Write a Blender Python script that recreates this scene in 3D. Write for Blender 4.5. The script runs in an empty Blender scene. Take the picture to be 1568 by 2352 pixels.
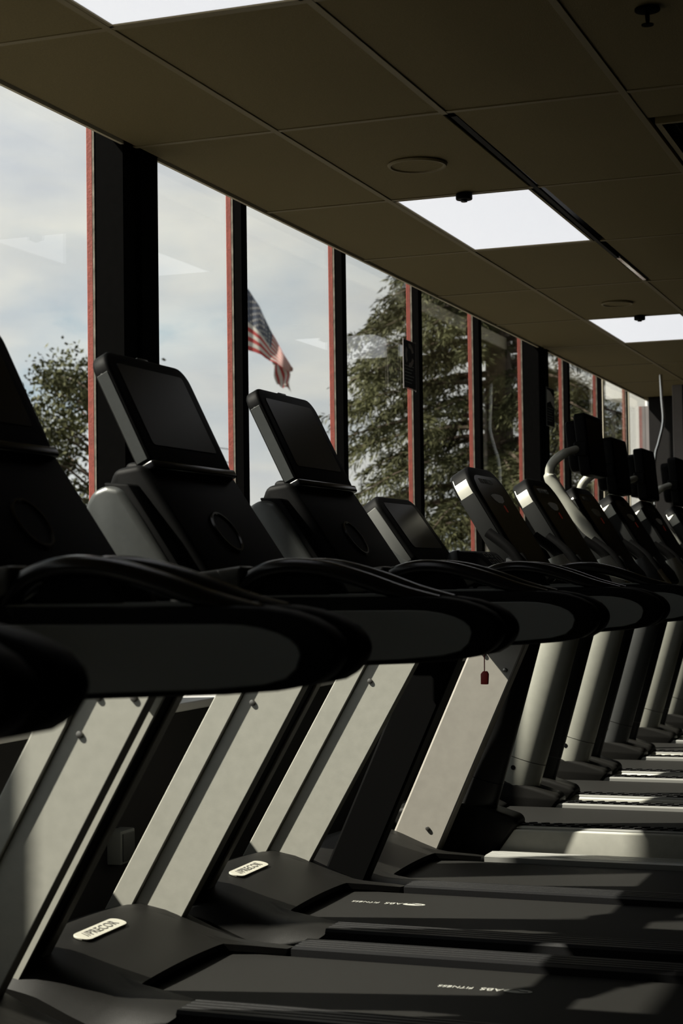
import bpy, bmesh, math, random
from mathutils import Vector, Matrix
random.seed(7)
S = bpy.context.scene
COL = S.collection

# ------------------------------------------------------------------ camera
F_PX, YAW, PITCH, ROLL = 3930.0, 0.3600, 0.0374, -0.0137
CAM_Z = 1.20
fw = Vector((-math.sin(YAW)*math.cos(PITCH), math.cos(YAW)*math.cos(PITCH), math.sin(PITCH)))
rt = Vector((math.cos(YAW), math.sin(YAW), 0))
up = rt.cross(fw)
r2 = math.cos(ROLL)*rt + math.sin(ROLL)*up
u2 = -math.sin(ROLL)*rt + math.cos(ROLL)*up
cam = bpy.data.cameras.new('camera')
cam.sensor_fit = 'VERTICAL'; cam.sensor_height = 36; cam.sensor_width = 24
cam.lens = 36*F_PX/2352
cam.clip_start = .05; cam.clip_end = 500
cam.dof.use_dof = True; cam.dof.focus_distance = 6.2; cam.dof.aperture_fstop = 6.0
camo = bpy.data.objects.new('camera', cam); COL.objects.link(camo)
camo.matrix_world = Matrix(((r2.x, u2.x, -fw.x, 0), (r2.y, u2.y, -fw.y, 0), (r2.z, u2.z, -fw.z, CAM_Z), (0, 0, 0, 1)))
S.camera = camo
cy = S.cycles
cy.max_bounces = 6; cy.diffuse_bounces = 3; cy.glossy_bounces = 3; cy.transmission_bounces = 2; cy.transparent_max_bounces = 10
cy.caustics_reflective = False; cy.caustics_refractive = False
cy.use_adaptive_sampling = True; cy.adaptive_threshold = .035

# ------------------------------------------------------------------ view, sky, sun
S.view_settings.view_transform = 'Standard'; S.view_settings.look = 'None'
S.view_settings.exposure = 0.0; S.view_settings.gamma = 1.0
S.view_settings.use_curve_mapping = False
w = bpy.data.worlds.new('sky'); S.world = w; w.use_nodes = True
nt = w.node_tree; nt.nodes.clear()
def N(t, **k):
    n = nt.nodes.new(t)
    for a, b in k.items(): setattr(n, a, b)
    return n
def L(a, b): nt.links.new(a, b)
tc = N('ShaderNodeTexCoord')
mp = N('ShaderNodeMapping'); mp.inputs['Scale'].default_value = (1, 1, 2.6); mp.inputs['Location'].default_value = (3.1, 1.7, .45)
L(tc.outputs['Generated'], mp.inputs['Vector'])
n1 = N('ShaderNodeTexNoise'); n1.inputs['Scale'].default_value = 4.2; n1.inputs['Detail'].default_value = 7; n1.inputs['Roughness'].default_value = .52; n1.inputs['Distortion'].default_value = .35
L(mp.outputs[0], n1.inputs['Vector'])
n2 = N('ShaderNodeTexNoise'); n2.inputs['Scale'].default_value = 9.0; n2.inputs['Detail'].default_value = 6; n2.inputs['Roughness'].default_value = .5
L(mp.outputs[0], n2.inputs['Vector'])
cr = N('ShaderNodeValToRGB'); e = cr.color_ramp.elements
e[0].position = .36; e[0].color = (.33, .46, .55, 1); e[1].position = .43; e[1].color = (.58, .62, .64, 1)
x_ = cr.color_ramp.elements.new(.55); x_.color = (.70, .695, .66, 1)
x_ = cr.color_ramp.elements.new(.70); x_.color = (.60, .62, .65, 1)
L(n1.outputs['Fac'], cr.inputs['Fac'])
cr2 = N('ShaderNodeValToRGB'); cr2.color_ramp.elements[0].position = .35; cr2.color_ramp.elements[0].color = (.86, .87, .89, 1)
cr2.color_ramp.elements[1].position = .68; cr2.color_ramp.elements[1].color = (1.10, 1.08, 1.03, 1)
L(n2.outputs['Fac'], cr2.inputs['Fac'])
mx = N('ShaderNodeMixRGB', blend_type='MULTIPLY'); mx.inputs[0].default_value = 1
L(cr.outputs[0], mx.inputs[1]); L(cr2.outputs[0], mx.inputs[2])
bg = N('ShaderNodeBackground'); bg.inputs['Strength'].default_value = 1.25
L(mx.outputs[0], bg.inputs['Color'])
wo = N('ShaderNodeOutputWorld'); L(bg.outputs[0], wo.inputs['Surface'])

SUN = Vector((1, .415, -1.22)).normalized()
sl = bpy.data.lights.new('sun', 'SUN'); sl.energy = 13.0; sl.color = (1, .94, .82); sl.angle = math.radians(.9)
so = bpy.data.objects.new('sun', sl); COL.objects.link(so)
so.rotation_euler = SUN.to_track_quat('-Z', 'Y').to_euler(); so.location = (-30, -10, 40)

# ------------------------------------------------------------------ materials
MATS = {}
def mat(name, col, rough=.5, metal=0.0, spec=.5, noise=None, bump=None, coat=0.0, emit=None):
    """noise=(scale, amount) varies the colour, bump=(scale, strength) gives fine relief"""
    if name in MATS: return MATS[name]
    m = bpy.data.materials.new(name); m.use_nodes = True; t = m.node_tree
    b = t.nodes['Principled BSDF']
    b.inputs['Base Color'].default_value = (*col, 1); b.inputs['Roughness'].default_value = rough
    b.inputs['Metallic'].default_value = metal; b.inputs['Specular IOR Level'].default_value = spec
    if coat: b.inputs['Coat Weight'].default_value = coat; b.inputs['Coat Roughness'].default_value = .15
    tcn = t.nodes.new('ShaderNodeTexCoord')
    if noise:
        n = t.nodes.new('ShaderNodeTexNoise'); n.inputs['Scale'].default_value = noise[0]; n.inputs['Detail'].default_value = 5
        t.links.new(tcn.outputs['Object'], n.inputs['Vector'])
        r = t.nodes.new('ShaderNodeMapRange'); r.inputs[1].default_value = .3; r.inputs[2].default_value = .7
        r.inputs[3].default_value = 1-noise[1]; r.inputs[4].default_value = 1+noise[1]
        t.links.new(n.outputs['Fac'], r.inputs[0])
        mu = t.nodes.new('ShaderNodeVectorMath'); mu.operation = 'SCALE'; mu.inputs[0].default_value = col
        t.links.new(r.outputs[0], mu.inputs['Scale']); t.links.new(mu.outputs[0], b.inputs['Base Color'])
    if bump:
        n = t.nodes.new('ShaderNodeTexNoise'); n.inputs['Scale'].default_value = bump[0]; n.inputs['Detail'].default_value = 3
        t.links.new(tcn.outputs['Object'], n.inputs['Vector'])
        bp = t.nodes.new('ShaderNodeBump'); bp.inputs['Strength'].default_value = bump[1]; bp.inputs['Distance'].default_value = .002
        t.links.new(n.outputs['Fac'], bp.inputs['Height']); t.links.new(bp.outputs[0], b.inputs['Normal'])
    if emit:
        b.inputs['Emission Color'].default_value = (*emit[0], 1); b.inputs['Emission Strength'].default_value = emit[1]
    MATS[name] = m
    return m

M_SILVER = mat('silver_paint', (.43, .425, .375), .42, .15, noise=(30, .05), bump=(400, .08))
M_SILVER2 = mat('warm_silver_paint', (.375, .355, .315), .45, .15, noise=(25, .05), bump=(400, .08))
M_GRAPH = mat('graphite_plastic', (.050, .053, .051), .36, .3, noise=(60, .06), bump=(700, .1))
M_SHOULDER = mat('satin_grey_plastic', (.11, .112, .105), .33, .3, bump=(700, .1))
M_CONSIDE = mat('dull_silver_plastic', (.13, .132, .125), .42, .2)
M_BLACK = mat('black_plastic', (.0024, .0024, .0024), .55, spec=.06, bump=(500, .15))
M_GLOSSB = mat('glossy_black', (.004, .004, .0045), .22, spec=.3)
M_RUBBER = mat('black_rubber', (.006, .006, .006), .75, spec=.2)
M_HOOD = mat('charcoal_hood_plastic', (.0075, .0072, .0063), .5, spec=.13, bump=(600, .2), noise=(4, .12))
M_PANEL = mat('dark_grey_insert', (.17, .178, .17), .6, spec=.3, bump=(900, .15))
M_BELT = mat('running_belt', (.0075, .0072, .0062), .7, spec=.2, noise=(420, .35), bump=(500, .35))
M_RAILD = mat('dark_foot_rail', (.009, .009, .0095), .5, spec=.15, bump=(300, .15))
M_RAILS = mat('silver_foot_rail', (.32, .32, .30), .4, .3)
M_SCREEN = mat('dark_screen_glass', (.0075, .0062, .005), .3, spec=.2)
M_WHITE = mat('white_print', (.34, .34, .31), .6)
M_PLATE = mat('pale_badge', (.40, .39, .33), .5, noise=(40, .05))
M_BADGEINK = mat('badge_ink', (.10, .096, .085), .6)
M_BOLT = mat('bolt_steel', (.30, .29, .27), .3, .9)
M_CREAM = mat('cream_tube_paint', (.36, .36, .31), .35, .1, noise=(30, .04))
M_DARKCOL = mat('dark_column', (.012, .012, .012), .4, spec=.4)  # near-side columns, darker than the far-side ones
M_SHADECOL = mat('shaded_column_tone', (.07, .072, .07), .4, noise=(30, .05))  # round column of the third machine, shade put into its colour
M_CHROME = mat('chrome', (.65, .64, .62), .15, 1.0)
M_RED = mat('red_plastic', (.55, .05, .04), .45)
M_LED = mat('red_led', (.06, .0, .0), .4, emit=((1, .08, .04), .03))
M_SIDE = mat('console_side_plastic', (.012, .0125, .012), .5, spec=.15)
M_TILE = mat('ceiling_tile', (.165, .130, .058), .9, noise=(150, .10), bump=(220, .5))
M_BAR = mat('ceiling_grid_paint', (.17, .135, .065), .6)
M_VOID = mat('dark_plenum', (.02, .018, .015), .9)
M_FLOOR = mat('black_rubber_floor', (.010, .010, .010), .8, spec=.2, noise=(200, .4))
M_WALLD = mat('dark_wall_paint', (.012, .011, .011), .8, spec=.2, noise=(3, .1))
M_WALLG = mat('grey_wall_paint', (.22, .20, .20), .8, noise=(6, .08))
M_BLKFRAME = mat('black_frame_paint', (.0014, .0013, .0013), .75, spec=.02, noise=(40, .3))
M_REDFRAME = mat('red_frame_paint', (.26, .050, .034), .6, noise=(35, .22), bump=(90, .5))
M_GASKET = mat('worn_metal_edge', (.25, .22, .18), .35, .6, noise=(20, .5))
M_FASCIA = mat('cream_edge_trim', (.62, .56, .44), .6)
M_POCKET = mat('grey_header_paint', (.30, .30, .29), .8)
M_LEDGE = mat('white_ledge_laminate', (.50, .49, .48), .5)
M_DIFF = mat('light_diffuser', (.8, .8, .8), .6, emit=((.93, .95, 1.0), .78))
M_BARK = mat('bark', (.09, .065, .045), .9, noise=(8, .3), bump=(20, .6))
M_CEDAR = mat('cedar_needles', (.078, .080, .036), .7, spec=.2, noise=(.9, .45))
M_MAPLE = mat('maple_leaves', (.062, .064, .026), .6, spec=.2, noise=(.7, .5))
M_FLAGR = mat('flag_red', (.30, .032, .032), .8); M_FLAGW = mat('flag_white', (.42, .40, .37), .8)
M_FLAGB = mat('flag_blue', (.045, .055, .085), .8)
M_GROUND = mat('outdoor_ground', (.075, .07, .055), .9, noise=(.3, .3))
M_BLDG = mat('far_building_grey', (.10, .10, .10), .8, noise=(.5, .1))
M_WHITEWALL = mat('white_outdoor_paint', (.92, .92, .90), .8)
M_WIRE = mat('wire_black', (.01, .01, .01), .6)

def glass():
    m = bpy.data.materials.new('window_glass'); m.use_nodes = True; t = m.node_tree; t.nodes.clear()
    o = t.nodes.new('ShaderNodeOutputMaterial'); tr = t.nodes.new('ShaderNodeBsdfTransparent'); tr.inputs[0].default_value = (.97, .98, .975, 1)
    gl = t.nodes.new('ShaderNodeBsdfGlossy'); gl.inputs['Roughness'].default_value = .0
    g = t.nodes.new('ShaderNodeNewGeometry'); d = t.nodes.new('ShaderNodeVectorMath'); d.operation = 'DOT_PRODUCT'
    t.links.new(g.outputs['Incoming'], d.inputs[0]); t.links.new(g.outputs['Normal'], d.inputs[1])
    a = t.nodes.new('ShaderNodeMath'); a.operation = 'ABSOLUTE'; t.links.new(d.outputs['Value'], a.inputs[0])
    s = t.nodes.new('ShaderNodeMath'); s.operation = 'SUBTRACT'; s.inputs[0].default_value = 1; t.links.new(a.outputs[0], s.inputs[1])
    p = t.nodes.new('ShaderNodeMath'); p.operation = 'POWER'; p.inputs[1].default_value = 5; t.links.new(s.outputs[0], p.inputs[0])
    q = t.nodes.new('ShaderNodeMath'); q.operation = 'MULTIPLY_ADD'; q.inputs[1].default_value = .97; q.inputs[2].default_value = .025
    t.links.new(p.outputs[0], q.inputs[0])
    mi = t.nodes.new('ShaderNodeMixShader'); t.links.new(q.outputs[0], mi.inputs[0]); t.links.new(tr.outputs[0], mi.inputs[1]); t.links.new(gl.outputs[0], mi.inputs[2])
    t.links.new(mi.outputs[0], o.inputs['Surface'])
    return m
M_GLASS = glass()

# ------------------------------------------------------------------ mesh helpers
def finish(name, bm, m, parent=None, smooth=False, off=(0, 0, 0)):
    if any(off): bmesh.ops.translate(bm, verts=bm.verts, vec=off)
    bmesh.ops.recalc_face_normals(bm, faces=bm.faces)
    me = bpy.data.meshes.new(name); bm.to_mesh(me); bm.free()
    me.materials.append(m)
    if smooth:
        me.polygons.foreach_set('use_smooth', [True]*len(me.polygons))
        me.set_sharp_from_angle(angle=math.radians(38))
    o = bpy.data.objects.new(name, me); COL.objects.link(o)
    if parent: o.parent = parent
    return o
def tag(o, label=None, cat=None, group=None, kind=None):
    for k, v in (('label', label), ('category', cat), ('group', group), ('kind', kind)):
        if v: o[k] = v
    return o
def empty(name, loc=(0, 0, 0)):
    o = bpy.data.objects.new(name, None); COL.objects.link(o); o.location = loc; o.empty_display_size = .1
    return o
def bev(bm, w, seg=2, ang=25):
    if w <= 0: return bm
    ed = [e for e in bm.edges if len(e.link_faces) == 2 and e.calc_face_angle(0) > math.radians(ang)]
    bmesh.ops.bevel(bm, geom=ed, offset=w, segments=seg, affect='EDGES', profile=.5, clamp_overlap=True)
    return bm
def hexa(p):
    """8 corner points: 4 of one end then 4 of the other, in order"""
    bm = bmesh.new(); v = [bm.verts.new(q) for q in p]
    for f in ((0, 1, 2, 3), (7, 6, 5, 4), (0, 4, 5, 1), (1, 5, 6, 2), (2, 6, 7, 3), (3, 7, 4, 0)): bm.faces.new([v[i] for i in f])
    bmesh.ops.recalc_face_normals(bm, faces=bm.faces)
    return bm
def box(x0, x1, y0, y1, z0, z1, b=0, seg=2):
    return bev(hexa([(x0, y0, z0), (x1, y0, z0), (x1, y1, z0), (x0, y1, z0), (x0, y0, z1), (x1, y0, z1), (x1, y1, z1), (x0, y1, z1)]), b, seg)
def prism(prof, a0, a1, axis='y', b=0, seg=2, ang=25):
    """polygon profile extruded along an axis: axis y takes (x,z), axis x takes (y,z), axis z takes (x,y)"""
    bm = bmesh.new()
    def P(p, a): return (p[0], a, p[1]) if axis == 'y' else (a, p[0], p[1]) if axis == 'x' else (p[0], p[1], a)
    A = [bm.verts.new(P(p, a0)) for p in prof]; B = [bm.verts.new(P(p, a1)) for p in prof]
    n = len(prof); bm.faces.new(A); bm.faces.new(B[::-1])
    for i in range(n): bm.faces.new((A[i], B[i], B[(i+1) % n], A[(i+1) % n]))
    bmesh.ops.recalc_face_normals(bm, faces=bm.faces)
    return bev(bm, b, seg, ang)
def tube(path, r, seg=10, ry=1.0, caps=True):
    """round tube along points; r a number or one per point"""
    bm = bmesh.new(); path = [Vector(p) for p in path]; n = len(path); rings = []
    for i, p in enumerate(path):
        d = (path[min(i+1, n-1)]-path[max(i-1, 0)]).normalized()
        a = Vector((0, 1, 0)) if abs(d.y) < .9 else Vector((1, 0, 0))
        s = d.cross(a).normalized(); t = s.cross(d)
        rr = r[i] if isinstance(r, (list, tuple)) else r
        rings.append([bm.verts.new(p+rr*(math.cos(2*math.pi*k/seg)*s+ry*math.sin(2*math.pi*k/seg)*t)) for k in range(seg)])
    for i in range(n-1):
        for k in range(seg): bm.faces.new((rings[i][k], rings[i][(k+1) % seg], rings[i+1][(k+1) % seg], rings[i+1][k]))
    if caps: bm.faces.new(rings[0][::-1]); bm.faces.new(rings[-1])
    return bm
def smoothpath(pts, n=6):
    pts = [Vector(p) for p in pts]; out = []
    for i in range(len(pts)-1):
        p0 = pts[max(i-1, 0)]; p1 = pts[i]; p2 = pts[i+1]; p3 = pts[min(i+2, len(pts)-1)]
        for k in range(n):
            t = k/n
            out.append(.5*((2*p1)+(p2-p0)*t+(2*p0-5*p1+4*p2-p3)*t*t+(3*p1-p0-3*p2+p3)*t**3))
    out.append(pts[-1]); return out
def rrect(w, h, r, n=6, rb=None):
    """rounded rectangle outline centred at 0; r top corners, rb bottom corners"""
    rb = r if rb is None else rb; P = []
    for cx, cy, a0, q in ((w/2, h/2, 0, r), (-w/2, h/2, 90, r), (-w/2, -h/2, 180, rb), (w/2, -h/2, 270, rb)):
        sx = 1 if cx > 0 else -1; sy = 1 if cy > 0 else -1
        for k in range(n+1):
            a = math.radians(a0+90*k/n); P.append((cx-sx*q+q*math.cos(a), cy-sy*q+q*math.sin(a)))
    return P
def disc(c, r, axis, th, seg=16, b=0):
    prof = [(r*math.cos(2*math.pi*k/seg), r*math.sin(2*math.pi*k/seg)) for k in range(seg)]
    bm = prism(prof, -th/2, th/2, axis, b, 2, 50); bmesh.ops.translate(bm, verts=bm.verts, vec=c); return bm
def torus(c, R, r, seg=24, k=6):
    bm = bmesh.new(); g = []
    for i in range(seg):
        a = 2*math.pi*i/seg; g.append([bm.verts.new(((R+r*math.cos(2*math.pi*j/k))*math.cos(a)+c[0], (R+r*math.cos(2*math.pi*j/k))*math.sin(a)+c[1], r*math.sin(2*math.pi*j/k)+c[2])) for j in range(k)])
    for i in range(seg):
        for j in range(k): bm.faces.new((g[i][j], g[(i+1) % seg][j], g[(i+1) % seg][(j+1) % k], g[i][(j+1) % k]))
    return bm
def join(bms):
    out = bmesh.new()
    for b in bms:
        me = bpy.data.meshes.new('t'); b.to_mesh(me); b.free(); out.from_mesh(me); bpy.data.meshes.remove(me)
    return out
def xf(bm, m): bmesh.ops.transform(bm, matrix=m, verts=bm.verts); return bm
def text_bm(s, size, extrude=.0006):
    c = bpy.data.curves.new('t', 'FONT'); c.body = s; c.size = size; c.extrude = extrude; c.align_x = 'CENTER'; c.align_y = 'CENTER'; c.resolution_u = 3
    o = bpy.data.objects.new('t', c); COL.objects.link(o); bpy.context.view_layer.update()
    dg = bpy.context.evaluated_depsgraph_get(); me = bpy.data.meshes.new_from_object(o.evaluated_get(dg))
    bm = bmesh.new(); bm.from_mesh(me); bpy.data.objects.remove(o); bpy.data.curves.remove(c); bpy.data.meshes.remove(me)
    return bm
def dup(root, loc, label=None):
    r = root.copy(); COL.objects.link(r); r.location = loc
    if label: r['label'] = label
    for ch in root.children:
        c = ch.copy(); COL.objects.link(c); c.parent = r
        for g in ch.children:
            d = g.copy(); COL.objects.link(d); d.parent = c
    return r
def frame_mat(o, ex, ey, ez):
    return Matrix(((ex[0], ey[0], ez[0], o[0]), (ex[1], ey[1], ez[1], o[1]), (ex[2], ey[2], ez[2], o[2]), (0, 0, 0, 1)))

# ------------------------------------------------------------------ the room
CEIL = 2.75; XE = -2.833; XG = -2.955; SILL = .76; YEND = 15.2; YW = 15.95
tag(finish('floor', box(XE-.1, 7, -6, 22, -.12, 0), M_FLOOR), kind='structure')
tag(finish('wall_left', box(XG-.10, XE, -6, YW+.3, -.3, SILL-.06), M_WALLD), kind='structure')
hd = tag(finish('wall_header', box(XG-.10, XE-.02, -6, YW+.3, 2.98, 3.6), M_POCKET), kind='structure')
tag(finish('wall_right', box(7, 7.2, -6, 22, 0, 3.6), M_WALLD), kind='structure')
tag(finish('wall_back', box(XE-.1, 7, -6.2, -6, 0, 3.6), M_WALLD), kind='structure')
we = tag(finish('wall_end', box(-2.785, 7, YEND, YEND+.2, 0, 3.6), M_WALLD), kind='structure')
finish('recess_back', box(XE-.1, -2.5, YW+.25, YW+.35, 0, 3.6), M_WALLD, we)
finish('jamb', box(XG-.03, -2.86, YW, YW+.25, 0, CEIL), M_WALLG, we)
finish('jamb_strip', box(-2.86, -2.854, YW+.07, YW+.09, 0, CEIL), M_BLKFRAME, we)
finish('jamb_strip', box(-2.86, -2.854, YW+.16, YW+.18, 0, CEIL), M_BLKFRAME, we)
finish('red_edge', box(XG-.06, XG-.03, YW, YW+.03, 0, CEIL), M_REDFRAME, we)
sill = finish('trim_1', box(XG-.02, XE, -6, YW, SILL-.06, SILL, .004), M_LEDGE); tag(sill, kind='structure')
led = finish('trim_2', box(XE, -2.665, -6, YEND, SILL-.03, SILL, .005), M_LEDGE); tag(led, kind='structure')
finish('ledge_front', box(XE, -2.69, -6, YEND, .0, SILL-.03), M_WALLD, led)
fas = finish('trim_3', box(XE-.012, XE, -6, YW+.2, CEIL-.004, CEIL+.075), M_FASCIA); tag(fas, kind='structure')

# ceiling: dark plenum slab carrying tiles and grid bars one by one
ceil = tag(finish('ceiling', box(XE-.01, 7, -6.2, YW+.6, CEIL+.12, CEIL+.9), M_VOID), kind='structure')
finish('edge_soffit', box(XG-.1, XE, -6, YW+.3, CEIL+.23, CEIL+.26), M_POCKET, ceil)
G1, TX, GY0, TY = -2.2804, .6096, 4.2479, 1.2128
cols = [(XE, G1)]+[(G1+TX*i, G1+TX*(i+1)) for i in range(9)]
LIGHT_ROWS = (-1, 2, 5)
protos = {}
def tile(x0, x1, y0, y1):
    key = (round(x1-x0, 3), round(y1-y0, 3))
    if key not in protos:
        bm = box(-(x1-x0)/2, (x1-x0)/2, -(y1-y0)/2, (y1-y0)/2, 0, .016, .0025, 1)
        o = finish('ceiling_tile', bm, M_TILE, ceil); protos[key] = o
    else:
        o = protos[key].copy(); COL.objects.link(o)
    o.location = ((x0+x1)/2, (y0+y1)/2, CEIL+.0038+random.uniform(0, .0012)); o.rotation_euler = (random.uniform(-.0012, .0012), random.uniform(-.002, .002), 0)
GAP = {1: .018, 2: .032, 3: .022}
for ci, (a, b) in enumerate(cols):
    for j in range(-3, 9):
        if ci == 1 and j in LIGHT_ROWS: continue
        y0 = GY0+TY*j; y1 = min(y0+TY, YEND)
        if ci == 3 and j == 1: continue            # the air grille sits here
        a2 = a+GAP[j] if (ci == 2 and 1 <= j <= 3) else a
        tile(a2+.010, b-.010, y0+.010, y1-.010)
for i in range(0, 10):
    x = G1+TX*i
    if i == 1:
        for (p, q) in ((-2.0, GY0+TY+.02), (GY0+TY*3.9, YEND)):
            finish('grid_bar', box(x-.012, x+.012, p, q, CEIL, CEIL+.012, .001, 1), M_BAR, ceil)
        finish('bent_bar', hexa([(x+.008, GY0+TY*1.05, CEIL+.002), (x+.030, GY0+TY*1.05, CEIL+.002), (x+.030, GY0+TY*1.05, CEIL+.010), (x+.008, GY0+TY*1.05, CEIL+.010),
                                 (x-.004, GY0+TY*3.35, CEIL-.004), (x+.012, GY0+TY*3.35, CEIL-.004), (x+.012, GY0+TY*3.35, CEIL+.006), (x-.004, GY0+TY*3.35, CEIL+.006)]), M_BLACK, ceil)
        finish('bare_bar', box(x+.004, x+.024, GY0+TY*3.35, GY0+TY*3.92, CEIL-.006, CEIL+.004, .001, 1), M_CHROME, ceil)
    else:
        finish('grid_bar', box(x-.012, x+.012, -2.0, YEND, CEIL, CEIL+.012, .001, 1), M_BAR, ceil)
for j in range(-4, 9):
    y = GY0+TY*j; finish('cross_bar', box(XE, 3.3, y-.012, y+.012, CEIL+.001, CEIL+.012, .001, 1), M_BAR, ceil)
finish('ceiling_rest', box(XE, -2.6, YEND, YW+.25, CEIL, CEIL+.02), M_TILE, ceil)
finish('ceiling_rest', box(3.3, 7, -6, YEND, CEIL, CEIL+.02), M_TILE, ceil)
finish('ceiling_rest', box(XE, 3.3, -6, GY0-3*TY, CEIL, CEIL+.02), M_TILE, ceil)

# ceiling fittings
LL = {-1: 'white ceiling light panel at the top of the picture, cut by the frame', 2: 'white ceiling light panel in the middle, with small dark sensor on its near edge',
      5: 'smaller white ceiling light panel far off, cut by the right edge'}
for j in LIGHT_ROWS:
    y0 = GY0+TY*j; t = empty('ceiling_light', (G1+TX/2, y0+TY/2, CEIL)); tag(t, LL[j], 'ceiling light', 'recessed ceiling light panels')
    hx, hy = TX/2-.012, TY/2-.012
    finish('diffuser', box(-hx+.008, hx-.008, -hy+.008, hy-.008, .006, .012), M_DIFF, t)
    finish('light_frame', join([box(-hx, -hx+.012, -hy, hy, .001, .03), box(hx-.012, hx, -hy, hy, .001, .03), box(-hx, hx, -hy, -hy+.012, .001, .03), box(-hx, hx, hy-.012, hy, .001, .03)]), M_BAR, t)
for (x, y, r, lab) in ((-1.975, 6.11, .105, 'round flush ceiling speaker nearer the camera, beside the middle light panel'), (-1.955, 9.75, .085, 'round pale ceiling speaker far off, just before the second light panel')):
    t = empty('ceiling_speaker', (x, y, CEIL)); tag(t, lab, 'speaker', 'round ceiling speakers')
    finish('speaker_rim', xf(torus((0, 0, 0), r, .008, 32), Matrix.Translation((0, 0, -.002))), M_BAR, t, True)
    finish('speaker_grille', disc((0, 0, .001), r-.004, 'z', .008, 32), M_TILE, t)
for (x, y, lab) in ((-1.955, GY0+2*TY, 'small dark sensor hanging at the near edge of the middle light panel'), (-1.93, GY0+5*TY, 'small dark sensor hanging at the near edge of the far light panel')):
    t = empty('ceiling_sensor', (x, y-.012, CEIL)); tag(t, lab, 'sensor', 'ceiling sensors')
    finish('sensor_body', disc((0, 0, -.012), .034, 'z', .026, 16, .004), M_BLACK, t, True)
    finish('sensor_lens', disc((0, 0, -.028), .014, 'z', .012, 12, .003), M_GLOSSB, t, True)
t = empty('fire_sprinkler', (-.835, 4.66, CEIL)); tag(t, 'dark fire sprinkler head hanging at the top right corner', 'sprinkler')
finish('sprinkler_plate', disc((0, 0, -.004), .035, 'z', .008, 20, .002), M_BLKFRAME, t, True)
finish('sprinkler_frame', join([tube(smoothpath([(.0, s*.012, -.008), (0, s*.017, -.022), (0, s*.011, -.038), (0, 0, -.044)], 4), .0035, 6) for s in (-1, 1)]), M_BLKFRAME, t, True)
finish('sprinkler_deflector', disc((0, 0, -.046), .017, 'z', .003, 12), M_BLKFRAME, t)
t = empty('air_grille', (cols[3][0]+.055, GY0+TY+.39, CEIL)); tag(t, 'dark louvred air grille at the right edge of the ceiling', 'vent')
gw, gl_ = .50, .79
finish('grille_frame', join([box(-.02, 0, 0, gl_, -.014, .02), box(gw, gw+.02, 0, gl_, -.014, .02), box(-.02, gw+.02, -.02, 0, -.014, .02), box(-.02, gw+.02, gl_, gl_+.02, -.014, .02)]), M_BAR, t)
finish('grille_back', box(0, gw, 0, gl_, .03, .036), M_VOID, t)
for k in range(12):
    finish('louvre', xf(box(-.012, .012, 0, gl_, -.001, .001), Matrix.Translation((.03+k*.038, 0, .008)) @ Matrix.Rotation(.7, 4, 'Y')), M_BLKFRAME, t)
tile(cols[3][0]+.010, cols[3][1]-.010, GY0+TY+.010, GY0+TY+.355)

# window wall: one structure per bay with its pane and the mullion at its near side
MY0, MS = 5.378, 1.205
for k in range(-6, 9):
    y = MY0+MS*k; wide = (k % 5 == 0)
    t = empty('window_%d' % (k+7), (XG, y, SILL)); tag(t, kind='structure')
    top = 2.98-SILL
    wy = .055
    d_in = .122 if wide else (.022 if k == 8 else .045)
    w_in = .27 if wide else (.032 if k == 8 else wy)
    pane_end = YW-y if k == 8 else MS
    finish('pane', box(-.003, .003, .01, pane_end, .03, top), M_GLASS, t)
    m_ = finish('mullion', box(.004, d_in, 0, w_in, 0, top, .004, 1), M_BLKFRAME if k < 7 else M_BLKFRAME, t)
    finish('exterior_cap', box(-.030, -.004, 0, w_in*.8, -.02, top, .003, 1), M_REDFRAME, t)
    finish('glazing_bead', box(-.004, .004, -.002, .002, 0, top), M_GASKET, t)
    if wide: finish('column_edge', box(d_in-.003, d_in+.012, w_in-.16, w_in-.145, 0, top), M_BLKFRAME, t)
    if k >= 7: finish('bare_mullion_face', box(d_in, d_in+.006, .0, w_in, 0, top), M_FASCIA, t)
    finish('bottom_frame', box(-.035, .045, w_in, pane_end, 0, .05, .003, 1), M_BLKFRAME, t)

# ------------------------------------------------------------------ treadmills, first kind
OX = -1.35
def mach(name, yc, label):
    t = empty(name, (OX, yc, 0)); tag(t, label, 'treadmill', 'treadmills in a row along the windows'); return t
def P(name, bm, m, t, smooth=False):
    # t is the machine (or a part of it whose origin is the machine origin)
    return finish(name, bm, m, t, smooth, (-OX, 0, 0))

def UL(z): return -2.329+.579*(z-.293)        # front edge line of the leaning upright
def lean(o0, o1, y0, y1, z0, z1, b=.0, L_=UL):
    return bev(hexa([(L_(z0)+o0, y0, z0), (L_(z0)+o1, y0, z0), (L_(z0)+o1, y1, z0), (L_(z0)+o0, y1, z0),
                     (L_(z1)+o0, y0, z1), (L_(z1)+o1, y0, z1), (L_(z1)+o1, y1, z1), (L_(z1)+o0, y1, z1)]), b, 2)
def interp(tab, x):
    if x <= tab[0][0]: return tab[0][1]
    for (a, p), (b, q) in zip(tab, tab[1:]):
        if x <= b:
            t = (x-a)/(b-a); t = t*t*(3-2*t) if False else t
            return p+(q-p)*t
    return tab[-1][1]
HOODP = [(-2.46, .17), (-2.42, .235), (-2.34, .285), (-2.24, .308), (-2.14, .290), (-2.04, .250), (-1.955, .220), (-1.88, .216), (-1.82, .213), (-1.74, .205)]
def hood_z(x, y, dz=0):
    h = interp(HOODP, x)
    e = max(0, abs(y)-.33)/.10
    return h-.055*min(1, e)**2 - .012*(y/.33)**2 + dz
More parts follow.
